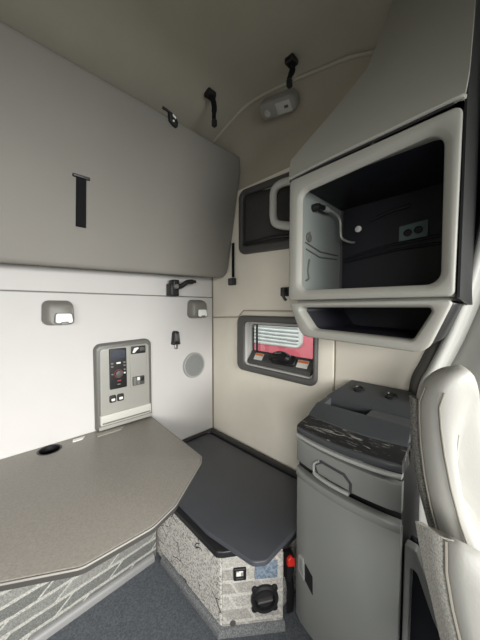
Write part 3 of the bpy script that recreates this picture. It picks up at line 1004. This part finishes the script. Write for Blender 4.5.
for x in (-0.1, 0.45):                                        # folding wall brackets below
    m = Mesh()
    m.box((x - 0.015, 1.10, 0.500), (x + 0.015, 1.470, 0.524), 0.004)
    m.box((x - 0.015, 1.445, 0.33), (x + 0.015, 1.474, 0.51), 0.004)
    m.tube([(x, 1.46, 0.36), (x, 1.15, 0.508)], 0.010, 8)
    m.build('wall_bracket', M['lampgrey'], parent=tb)

# ------------------------------------------------------------------ upper cabinet
XF = 0.785
UF = Basis((XF, 0, 0), (0, -1, 0), (0, 0, 1))                 # front plane, (-y, z), normal towards -x
uc = thing('upper_cabinet', 'large open grey wall cabinet with a dark interior above the lower cabinet', 'cabinet', (1.0, 0.31, 1.08))
OUT = yz([(0.552, 1.207), (0.087, 1.207), (0.084, 1.640), (0.551, 1.626)])
OPN = yz([(0.505, 1.242), (0.115, 1.238), (0.117, 1.602), (0.503, 1.572)])
m = Mesh()
loops = []
for ins, h in ((0.0, -0.06), (0.0, -0.005), (0.0015, -0.0015), (0.005, 0.0)):
    loops.append([UF(p, h) for p in shape(OUT, [0.012, 0.014, 0.018, 0.014], ins, 6)])
for ins, h in ((-0.018, 0.0), (-0.014, -0.0015), (-0.002, -0.010), (0.0, -0.014)):
    loops.append([UF(p, h) for p in shape(OPN, [0.03, 0.03, 0.035, 0.03], ins, 6)])
OPB = yz([(0.523, 1.232), (0.108, 1.232), (0.110, 1.606), (0.523, 1.606)])
loops.append([UF(p, -0.052) for p in shape(OPB, [0.03, 0.03, 0.035, 0.03], 0, 6)])
m.loft(loops, False, False)
m.build('front_frame', M['upper'], parent=uc, angle=60)
# dark box interior: back, top, bottom, far side
m = Mesh()
m.box((1.135, 0.085, 1.215), (1.150, 0.540, 1.70))
m.box((0.835, 0.085, 1.212), (1.135, 0.540, 1.232), 0.002)
m.box((0.835, 0.085, 1.605), (1.135, 0.540, 1.625), 0.002)
m.box((0.835, 0.088, 1.232), (1.135, 0.108, 1.605), 0.002)
lnr = m.build('dark_liner', M['navy'], parent=uc)
for z0, z1, y0, y1 in ((1.415, 1.432, 0.50, 0.12), (1.545, 1.556, 0.40, 0.26), (1.40, 1.405, 0.50, 0.12)):
    m = Mesh()
    m.tube([(1.130, y0, z0 - (0.012 if z1 > 1.5 else 0.02)), (1.130, (y0 + y1) / 2, (z0 + z1) / 2), (1.130, y1, z1)], 0.006, 8)
    m.build('liner_rib', M['navy'], parent=lnr)
m = Mesh()
m.box((1.128, 0.513, 1.235), (1.137, 0.521, 1.60))
m.build('corner_bead', M['netframe'], parent=lnr)
# pale inner side panel with moulded marks
m = Mesh()
m.box((0.830, 0.522, 1.225), (1.136, 0.542, 1.625), 0.002)
ip = m.build('inner_side_panel', M['liner'], parent=uc)
IN = Basis((0, 0.522, 0), (1, 0, 0), (0, 0, 1))
m = Mesh()
m.lathe(IN, [(0.018, -0.001), (0.018, 0.003), (0.012, 0.003), (0.012, -0.001)], 18, cen=(0.868, 1.44), cap0=False, cap1=False)
m.tube([IN((0.845, 1.418), 0.002), IN((0.95, 1.40), 0.002), IN((1.10, 1.405), 0.002)], 0.003, 6)
m.tube([IN((0.85, 1.395), 0.002), IN((0.95, 1.378), 0.002), IN((1.09, 1.388), 0.002)], 0.003, 6)
m.tube(smooth_path([IN((0.872, 1.36), 0.002), IN((0.862, 1.32), 0.002), IN((0.868, 1.29), 0.002), IN((0.850, 1.28), 0.002)]), 0.0035, 6)
m.tube([IN((0.872, 1.46), 0.002), IN((0.866, 1.43), 0.002)], 0.004, 6)
m.build('moulded_rib', M['paneledge'], parent=ip)
# outer shell: body sides, slanting housing above, dark end towards the seat
m = Mesh()
m.box((0.83, 0.542, 1.21), (1.172, 0.551, 1.64))
m.box((0.835, 0.10, 1.200), (1.172, 0.545, 1.212))
m.build('outer_shell', M['upper'], parent=uc)
m = Mesh()
m.loft([[(0.790, y, 1.204), (1.03, y, 1.19), (1.172, y, 1.19), (1.172, y, 2.03), (1.10, y, 2.19), (1.04, y, 2.24), (0.90, y, 1.955), (0.822, y, 1.72), (0.796, y, 1.66), (0.790, y, 1.63)] for y in (0.0775, 0.0825)])
m.build('end_panel', M['black'], parent=uc)
m = Mesh()
fr = [[(0.792, 0.558, 1.634), (0.787, 0.42, 1.638), (0.785, 0.25, 1.643), (0.786, 0.083, 1.648)],
      [(0.798, 0.561, 1.668), (0.795, 0.43, 1.672), (0.792, 0.25, 1.677), (0.793, 0.080, 1.680)],
      [(0.814, 0.566, 1.714), (0.812, 0.40, 1.716), (0.811, 0.24, 1.72), (0.812, 0.078, 1.724)],
      [(0.868, 0.435, 1.845), (0.860, 0.32, 1.846), (0.855, 0.2, 1.848), (0.853, 0.078, 1.850)],
      [(0.908, 0.340, 1.950), (0.900, 0.26, 1.950), (0.895, 0.17, 1.952), (0.893, 0.079, 1.955)],
      [(0.963, 0.317, 2.089), (0.955, 0.24, 2.090), (0.950, 0.16, 2.092), (0.948, 0.080, 2.095)],
      [(1.000, 0.301, 2.190), (0.995, 0.23, 2.190), (0.990, 0.15, 2.192), (0.988, 0.082, 2.195)],
      [(1.040, 0.290, 2.300), (1.035, 0.22, 2.300), (1.030, 0.14, 2.302), (1.028, 0.082, 2.305)]]
fr = [[(1.176, r[0][1] - 0.004, r[0][2])] + r + [(1.176, r[-1][1], r[-1][2])] for r in fr]
m.grid(fr)
m.build('housing', M['housing'], parent=uc, angle=50)
m = Mesh()                                                    # dark joint line and lip under the housing
m.tube(smooth_path([(0.795, 0.556, 1.628), (0.786, 0.42, 1.634), (0.784, 0.25, 1.640), (0.784, 0.10, 1.647)]), 0.003, 8)
m.build('joint_line', M['rim'], parent=uc)
m = Mesh()
m.tube(smooth_path([(0.792, 0.557, 1.637), (0.784, 0.42, 1.643), (0.782, 0.25, 1.649), (0.782, 0.10, 1.655), (0.790, 0.084, 1.652)]), 0.0055, 8)
m.build('housing_lip', M['upper'], parent=uc)
# small fittings in the cabinet
m = Mesh()
m.lathe(Basis((0.895, 0.520, 1.553), (1, 0, 0), (0, 0, 1)), [(0.014, 0.0), (0.014, 0.016), (0.010, 0.028), (0.005, 0.029)], 16)
m.tube([(0.895, 0.495, 1.553), (0.922, 0.493, 1.553)], [0.008, 0.010], 10)
ac = m.build('antenna_connector', M['black'], parent=uc)
m = Mesh()
m.tube([(0.922, 0.493, 1.553), (0.950, 0.4925, 1.554)], 0.011, 6)
m.tube([(0.950, 0.4925, 1.554), (0.962, 0.492, 1.5545)], 0.008, 10)
m.build('hex_nut', M['nickel'], parent=ac)
m = Mesh()
m.tube(smooth_path([(0.93, 0.493, 1.553), (0.985, 0.490, 1.556), (1.03, 0.485, 1.545), (1.045, 0.483, 1.52), (1.045, 0.482, 1.485), (1.052, 0.478, 1.462), (1.090, 0.465, 1.452), (1.128, 0.46, 1.456)]), 0.0045, 8)
m.build('metal_cable', M['nickel'], parent=uc)
PB = Basis((1.135, 0, 0), (0, -1, 0), (0, 0, 1))
m = Mesh()
m.lathe(PB, [(0.013, 0.0), (0.013, 0.004), (0.008, 0.007)], 18, cen=(-0.447, 1.510))
m.build('cover_button', M['white'], parent=uc)
m = Mesh()
m.plate(PB, yz([(0.295, 1.422), (0.204, 1.432), (0.204, 1.494), (0.295, 1.486)]), 0.004, 0.0, 0.005, 0.002)
op = m.build('outlet_plate', M['teal'], parent=uc)
for y, z in ((0.266, 1.457), (0.233, 1.461)):
    m = Mesh()
    m.lathe(PB, [(0.0135, 0.004), (0.0135, 0.008), (0.011, 0.009), (0.010, 0.006), (0.002, 0.006)], 18, cen=(-y, z))
    m.build('outlet_socket', M['black'], parent=op)

# lower open tray of the upper cabinet
ut = thing('open_tray', 'shallow open grey tray right under the upper cabinet', 'tray', (0.95, 0.31, 1.08))
TO = yz([(0.549, 1.199), (0.498, 1.082), (0.138, 1.066), (0.088, 1.199)])
TI = yz([(0.512, 1.183), (0.456, 1.108), (0.168, 1.096), (0.124, 1.182)])
tro = [0.008, 0.05, 0.04, 0.008]
tri = [0.010, 0.03, 0.018, 0.010]
m = Mesh()
loops = []
for ins, h in ((0.0, -0.016), (0.0, -0.005), (0.0015, -0.0015), (0.005, 0.0)):
    loops.append([UF(p, h) for p in shape(TO, tro, ins, 5)])
for ins, h in ((-0.008, 0.0), (-0.006, -0.001), (0.0, -0.008), (0.001, -0.04)):
    loops.append([UF(p, h) for p in shape(TI, tri, ins, 5)])
m.loft(loops, False, False)
m.build('tray_frame', M['upper'], parent=ut, angle=60)
m = Mesh()
loops = []
for k, x in ((0, 0.822), (0, 1.13)):
    loops.append([Vector((x, -p.x, p.y)) for p in shape(TI, tri, -0.004, 5)])
loops = loops + [[Vector((1.136, -p.x, p.y)) for p in shape(TI, tri, -0.002, 5)]]
m.loft(loops, False, True)
m.build('tray_liner', M['navy'], parent=ut, solid=0.003, off=-1.0)
m = Mesh()
loops = [[Vector((x, -p.x, p.y)) for p in shape(TO, tro, i, 5)] for x, i in ((0.800, 0.003), (1.0, 0.004), (1.168, 0.006))]
m.loft(loops, False, False)
m.build('tray_underside', M['rim'], parent=ut, solid=0.003, off=-1.0)

# ------------------------------------------------------------------ lower cabinet
lc = thing('lower_cabinet', 'bow-fronted grey cabinet with one drawer standing beside the seat', 'cabinet', (1.0, 0.365, FZ))
def bow(y, d=0.024):
    t = (y - 0.365) / 0.175
    return d * (1 - t * t)
def front_x(y, out=0.0):
    return 0.832 - bow(y) - out
def bowed_slab(z0, z1, out, y0=0.193, y1=0.541, depth=0.026, r=0.006, n=14, tz=0.0):
    """strip of the curved front between two heights; tz lets it fall a little towards the seat"""
    m = Mesh()
    loops = []
    for i in range(n + 1):
        y = y1 + (y0 - y1) * i / n
        x = front_x(y, out)
        dz = tz * i / n
        e = r * 0.6 if i in (0, n) else 0.0
        loops.append([(x + depth, y, z0 + dz), (x + r, y, z0 + dz), (x + r * 0.3 + e, y, z0 + r * 0.3 + dz), (x + e, y, z0 + r + dz),
                      (x + e, y, z1 - r + dz), (x + r * 0.3 + e, y, z1 - r * 0.3 + dz), (x + r, y, z1 + dz), (x + depth, y, z1 + dz)])
    m.loft(loops)
    return m
m = Mesh()
m.plate(TOP, [(0.846, 0.195), (0.846, 0.539), (1.166, 0.539), (1.166, 0.195)], 0.004, FZ, 0.742, 0.0)
m.build('cabinet_body', M['rim'], parent=lc)  # black body: the shadow on its seat side is put into the colour
dr = bowed_slab(FZ + 0.02, 0.566, 0.0, r=0.010, tz=-0.02).build('cabinet_door', M['lower'], parent=lc)
bowed_slab(0.548, 0.580, 0.009, r=0.010, tz=-0.014).build('door_lip', M['lower'], parent=dr)
dw = bowed_slab(0.604, 0.692, 0.002, r=0.008, tz=-0.012).build('drawer', M['lower'], parent=lc)
bowed_slab(0.698, 0.711, 0.009, r=0.005, tz=-0.004).build('front_edge_strip', M['lowedge'], parent=lc)
bowed_slab(0.712, 0.738, 0.006, r=0.008).build('top_lip', M['lowtop'], parent=lc)
# door pull: light plate and finger hole
def ongrid(y, z, out):
    return Vector((front_x(y, out), y, z))
def curved_plate(pts, o0, o1):
    m = Mesh()
    m.loft([[ongrid(y, z, o0) for y, z in pts], [ongrid(y, z, o1) for y, z in pts]])
    return m
curved_plate([(0.520, 0.252), (0.499, 0.252), (0.491, 0.176), (0.520, 0.196)], -0.002, 0.008).build('pull_rim', M['lowedge'], parent=dr)
curved_plate([(0.515, 0.246), (0.502, 0.246), (0.495, 0.190), (0.515, 0.202)], 0.002, 0.0085).build('pull_plate', M['lower'], parent=dr)
curved_plate([(0.491, 0.238), (0.458, 0.216), (0.456, 0.150), (0.491, 0.176)], -0.002, 0.0025).build('pull_recess', M['black'], parent=dr)
# drawer handle
hy = lambda y, z, o: ongrid(y, z, o)
rim = [(0.458, 0.628), (0.442, 0.652), (0.428, 0.661), (0.346, 0.654), (0.322, 0.630), (0.322, 0.598), (0.444, 0.606)]
curved_plate(rim, -0.002, 0.0045).build('handle_recess', M['lowtop'], parent=dw)
hd = curved_plate([(0.448, 0.634), (0.424, 0.652), (0.350, 0.646), (0.330, 0.627), (0.330, 0.606), (0.436, 0.612)], 0.004, 0.006).build('handle_pocket', M['lower'], parent=dw)
m = Mesh()
m.tube(smooth_path([hy(0.434, 0.655, 0.003), hy(0.452, 0.640, 0.006), hy(0.451, 0.618, 0.011), hy(0.438, 0.607, 0.012), hy(0.385, 0.601, 0.012), hy(0.328, 0.597, 0.009)], 5), [0.007] * 12 + [0.011] * 14, 10, flat=0.6, side=(-1, 0, 0))
m.build('handle_bar', M['lowergrip'], parent=dw)
# sloping top: print strip, raised tray, slot and rear plate
def top_loft(rows, name, mat, cap=True):
    m = Mesh()
    loops = []
    for i in range(11):
        t = i / 10
        loops.append([(x - (bow(0.541 + (0.193 - 0.541) * t) if b else 0), yl + (yr - yl) * t, z) for x, z, yl, yr, b in rows])
    m.loft(loops)
    return m.build(name, mat, parent=lc)
top_loft([(0.838, 0.70, 0.541, 0.193, 1), (0.832, 0.737, 0.540, 0.194, 1), (0.842, 0.744, 0.539, 0.195, 1), (0.902, 0.762, 0.531, 0.195, 1), (0.93, 0.764, 0.53, 0.195, 0), (0.93, 0.70, 0.53, 0.195, 0)],
         'print_strip', M['print'])
top_loft([(0.890, 0.74, 0.533, 0.195, 1), (0.902, 0.766, 0.531, 0.196, 1), (0.918, 0.779, 0.529, 0.197, 0), (0.944, 0.796, 0.525, 0.199, 0), (0.958, 0.801, 0.523, 0.201, 0), (0.964, 0.798, 0.522, 0.202, 0), (0.964, 0.74, 0.522, 0.202, 0)],
         'raised_tray', M['lowtop'])
top_loft([(0.962, 0.74, 0.505, 0.215, 0), (0.962, 0.772, 0.505, 0.215, 0), (1.016, 0.772, 0.500, 0.218, 0), (1.016, 0.74, 0.500, 0.218, 0)], 'card_slot', M['black'])
top_loft([(0.962, 0.76, 0.340, 0.202, 0), (0.962, 0.799, 0.340, 0.202, 0), (1.005, 0.806, 0.335, 0.205, 0), (1.016, 0.809, 0.335, 0.205, 0), (1.016, 0.76, 0.335, 0.205, 0)], 'slot_cover', M['lowtop'])
top_loft([(0.962, 0.74, 0.522, 0.500, 0), (0.962, 0.799, 0.522, 0.500, 0), (1.014, 0.812, 0.514, 0.495, 0), (1.014, 0.74, 0.514, 0.495, 0)], 'slot_end', M['lowtop'])
top_loft([(1.012, 0.74, 0.515, 0.205, 0), (1.012, 0.811, 0.515, 0.205, 0), (1.018, 0.816, 0.514, 0.206, 0), (1.165, 0.860, 0.474, 0.222, 0), (1.170, 0.855, 0.472, 0.223, 0), (1.170, 0.74, 0.472, 0.223, 0)],
         'rear_plate', M['lowtop'])
RP = Basis((1.105, 0.36, 0.8415), (1, 0, 0.308), (0, 1, 0))
for y in (0.06, -0.06):
    m = Mesh()
    m.lathe(RP, [(0.022, -0.004), (0.022, 0.006), (0.017, 0.009), (0.014, 0.004), (0.004, 0.004)], 20, cen=(0.0, y))
    m.build('socket_cap', M['rim'], parent=lc)

# grey step-well panel with dark opening
sw = thing('step_panel', 'grey panel with a dark opening between the lower cabinet and the seat', 'panel', (0.875, 0.12, FZ))
SP = Basis((0.862, 0, 0), (0, -1, 0), (0, 0, 1))
m = Mesh()
m.plate(SP, yz([(0.189, FZ), (-0.05, FZ), (-0.05, 0.12), (0.105, 0.36), (0.160, 0.485), (0.189, 0.485)]), [0.002, 0.01, 0.05, 0.05, 0.01, 0.004], -0.03, 0.0, 0.005,
        holes=[(yz([(0.174, 0.0), (0.0, 0.0), (0.0, 0.10), (0.118, 0.32), (0.155, 0.418), (0.172, 0.430)]), [0.01, 0.02, 0.04, 0.06, 0.02, 0.006])])
m.build('panel_face', M['lower'], parent=sw)
m = Mesh()
m.box((0.93, -0.06, FZ), (0.95, 0.189, 0.46))
m.box((0.892, 0.180, FZ), (0.94, 0.189, 0.46))
m.build('panel_recess', M['navy'], parent=sw)

# ------------------------------------------------------------------ pillar trim on the passenger side
pts = [(0.088, 2.18), (0.086, 2.03), (0.078, 1.80), (0.074, 1.60), (0.090, 1.436), (0.124, 1.245), (0.163, 1.10), (0.205, 0.98), (0.234, 0.90), (0.243, 0.76), (0.24, 0.55), (0.235, FZ)]
pp = smooth_path([(0, y, z) for y, z in pts], 5)
prof = [(1.178, 0.016), (1.165, 0.006), (1.140, -0.006), (1.115, -0.017), (1.096, -0.026), (1.088, -0.033), (1.086, -0.040), (1.090, -0.047), (1.112, -0.053), (1.138, -0.060), (1.148, -0.074), (1.144, -0.095), (1.126, -0.13), (1.120, -0.18), (1.126, -0.25), (1.150, -0.33), (1.178, -0.40)]
m = Mesh()
m.grid([[(x, p.y + dy, p.z) for x, dy in prof[4:11]] for p in pp])
t2 = m.build('trim_2', M['pillar'], kind='structure', angle=70, solid=0.004, off=-1.0)
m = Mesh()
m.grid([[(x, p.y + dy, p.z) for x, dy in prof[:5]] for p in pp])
m.build('pillar_seal', M['rim'], parent=t2, angle=70, solid=0.004, off=-1.0)  # left slope in black: shade between cabinet and pillar put into the colour
m = Mesh()
m.grid([[(x, p.y + dy, p.z) for x, dy in prof[10:]] for p in pp])
m.build('pillar_cover', M['cover'], parent=t2, angle=70, solid=0.004, off=-1.0)

# ------------------------------------------------------------------ passenger seat
st = thing('passenger_seat', 'white leather truck seat with grey mesh sides at the right edge', 'seat', (0.66, -0.2, FZ))
F2 = Vector((-0.82, -0.572, 0)).normalized()                  # the way the seat faces
A2 = Vector((0.572, -0.82, 0)).normalized()                   # across, towards the passenger door
def edge(tbl, z):
    for (z0, p0), (z1, p1) in zip(tbl, tbl[1:]):
        if z0 <= z <= z1:
            t = (z - z0) / (z1 - z0)
            return Vector(p0).lerp(Vector(p1), t)
    return Vector(tbl[0][1] if z < tbl[0][0] else tbl[-1][1])
UP_E = [(0.60, (0.665, 0.062, 0)), (0.70, (0.66, 0.092, 0)), (0.74, (0.66, 0.105, 0)), (0.81, (0.66, 0.123, 0)), (0.893, (0.66, 0.134, 0)), (0.94, (0.66, 0.138, 0)),
        (0.991, (0.66, 0.139, 0)), (1.022, (0.66, 0.130, 0)), (1.046, (0.66, 0.112, 0)), (1.060, (0.662, 0.096, 0)), (1.066, (0.67, 0.080, 0))]
def up_pt(z, a, d):
    e = a
    u = max(0.0, min(1.0, (e - 0.026) / 0.075))
    dz = 0.36 * u * u * (3 - 2 * u) * max(0.0, (z - 0.60) / 0.466) ** 1.5
    return edge(UP_E, z) + A2 * a + F2 * d + Vector((0, 0, z - dz))
zs = [0.60, 0.66, 0.72, 0.78, 0.84, 0.90, 0.95, 0.99, 1.02, 1.04, 1.055, 1.064]
W = 0.50
def cross(k):
    """outline of the back at one height: flank, bolster, groove, centre, far bolster"""
    return [(0.0, 0.000), (0.0, 0.030), (0.006, 0.052), (0.022, 0.066), (0.046, 0.070), (0.064, 0.064), (0.070, 0.054), (0.074, 0.046), (0.095, 0.040), (0.25, 0.042),
            (0.405, 0.040), (0.426, 0.046), (0.430, 0.054), (0.436, 0.064), (0.454, 0.070), (0.478, 0.066), (0.494, 0.052), (0.50, 0.03), (0.50, 0.0), (0.45, -0.035), (0.25, -0.05), (0.05, -0.035)]
def wide(a, z):
    """the bolsters broaden towards the waist of the back"""
    f = 0.62 + 0.95 * max(0.0, min(1.0, (1.06 - z) / 0.32))
    if a <= 0.25:
        return a * f if a <= 0.074 else 0.25 - (0.25 - a) / (0.25 - 0.074) * (0.25 - 0.074 * f)
    return 0.5 - wide(0.5 - a, z)
m = Mesh()
loops = []
for z in zs:
    k = 1.0 if z < 1.0 else 1.0 - 0.45 * ((z - 1.0) / 0.066) ** 2
    loops.append([up_pt(z, wide(a, z), d * k) for a, d in cross(z)])
loops.append([up_pt(1.066, wide(a, 1.064) * 0.96 + 0.008, d * 0.3 + 0.004) for a, d in cross(1.064)])
loops.append([up_pt(1.067, wide(a, 1.064) * 0.94 + 0.012, 0.006) for a, d in cross(1.064)])
m.loft(loops, True, False)
bkr = m.build('backrest', M['leather'], parent=st, angle=70, sub=1)
m = Mesh()                                                    # mesh strip along the flank
loops = []
for z in zs[:-4]:
    loops.append([up_pt(z, a, d) for a, d in ((0.008, -0.006), (-0.003, -0.004), (-0.003, 0.022), (0.006, 0.026))])
m.loft(loops)
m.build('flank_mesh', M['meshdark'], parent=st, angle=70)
for a, d in ((0.0005, 0.034), (0.024, 0.0675), (0.070, 0.053)):
    m = Mesh()
    m.tube([up_pt(z, wide(a, z), d) for z in zs[:-3]], 0.0018, 6)
    m.build('stitched_seam', M['stitch'], parent=bkr)
LO_E = [(0.40, (0.585, 0.018, 0)), (0.57, (0.585, 0.063, 0)), (0.635, (0.585, 0.078, 0)), (0.70, (0.585, 0.095, 0)), (0.775, (0.585, 0.108, 0)), (0.80, (0.587, 0.108, 0))]
def lo_pt(z, a, d):
    return edge(LO_E, z) + A2 * a + F2 * (d + 0.052) + Vector((0, 0, z))
def lo_top(a, d):
    return 0.766 + 0.5 * (d + 0.052) - max(0, a) * 0.42
sec = [(0.0, -0.055), (0.0, 0.0), (0.0, 0.036), (0.004, 0.046), (0.016, 0.056), (0.05, 0.066), (0.10, 0.064), (0.125, 0.050), (0.14, 0.03), (0.14, -0.02), (0.06, -0.04)]
m = Mesh()
loops = []
for i in range(9):
    t = i / 8
    loops.append([lo_pt(0.40 + (lo_top(a, d) - 0.40) * t, a, d) for a, d in sec])
loops.append([lo_pt(lo_top(a, d) + 0.006, 0.06 + (a - 0.06) * 0.9, d * 0.85) for a, d in sec])
m.loft(loops)
wing = m.build('side_bolster', M['leather'], parent=st, angle=70)
m = Mesh()
loops = []
for i in range(9):
    loops.append([lo_pt(0.41 + (lo_top(0, d) + 0.004 - 0.41) * i / 8, a, d) for a, d in ((0.006, -0.052), (-0.005, -0.050), (-0.006, 0.0), (-0.004, 0.034), (0.008, 0.044))])
m.loft(loops)
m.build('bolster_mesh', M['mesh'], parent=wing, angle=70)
m = Mesh()
m.tube([lo_pt(0.41 + (lo_top(0, 0.041) - 0.41) * i / 8, -0.001, 0.041) for i in range(9)], 0.0025, 6)
m.build('bolster_seam', M['stitch'], parent=wing)
m = Mesh()                                                    # cushion and pedestal
c0 = Vector((0.66, -0.0, 0)) + A2 * 0.25 + Vector((0, -0.02, 0))
CU = Basis(c0 + Vector((0, 0, 0.30)), A2, -F2)
m.plate(CU, rect(-0.25, -0.42, 0.25, 0.05), 0.08, 0.0, 0.13, 0.04)
m.build('seat_cushion', M['leather'], parent=st)
m = Mesh()
m.plate(CU, rect(-0.16, -0.30, 0.16, 0.0), 0.04, FZ - 0.30, 0.0, 0.01)
m.build('seat_pedestal', M['black'], parent=st)
m = Mesh()
m.plate(CU, rect(-0.20, -0.03, 0.20, 0.06), 0.02, 0.10, 0.34, 0.02)
m.build('back_hinge', M['black'], parent=st)
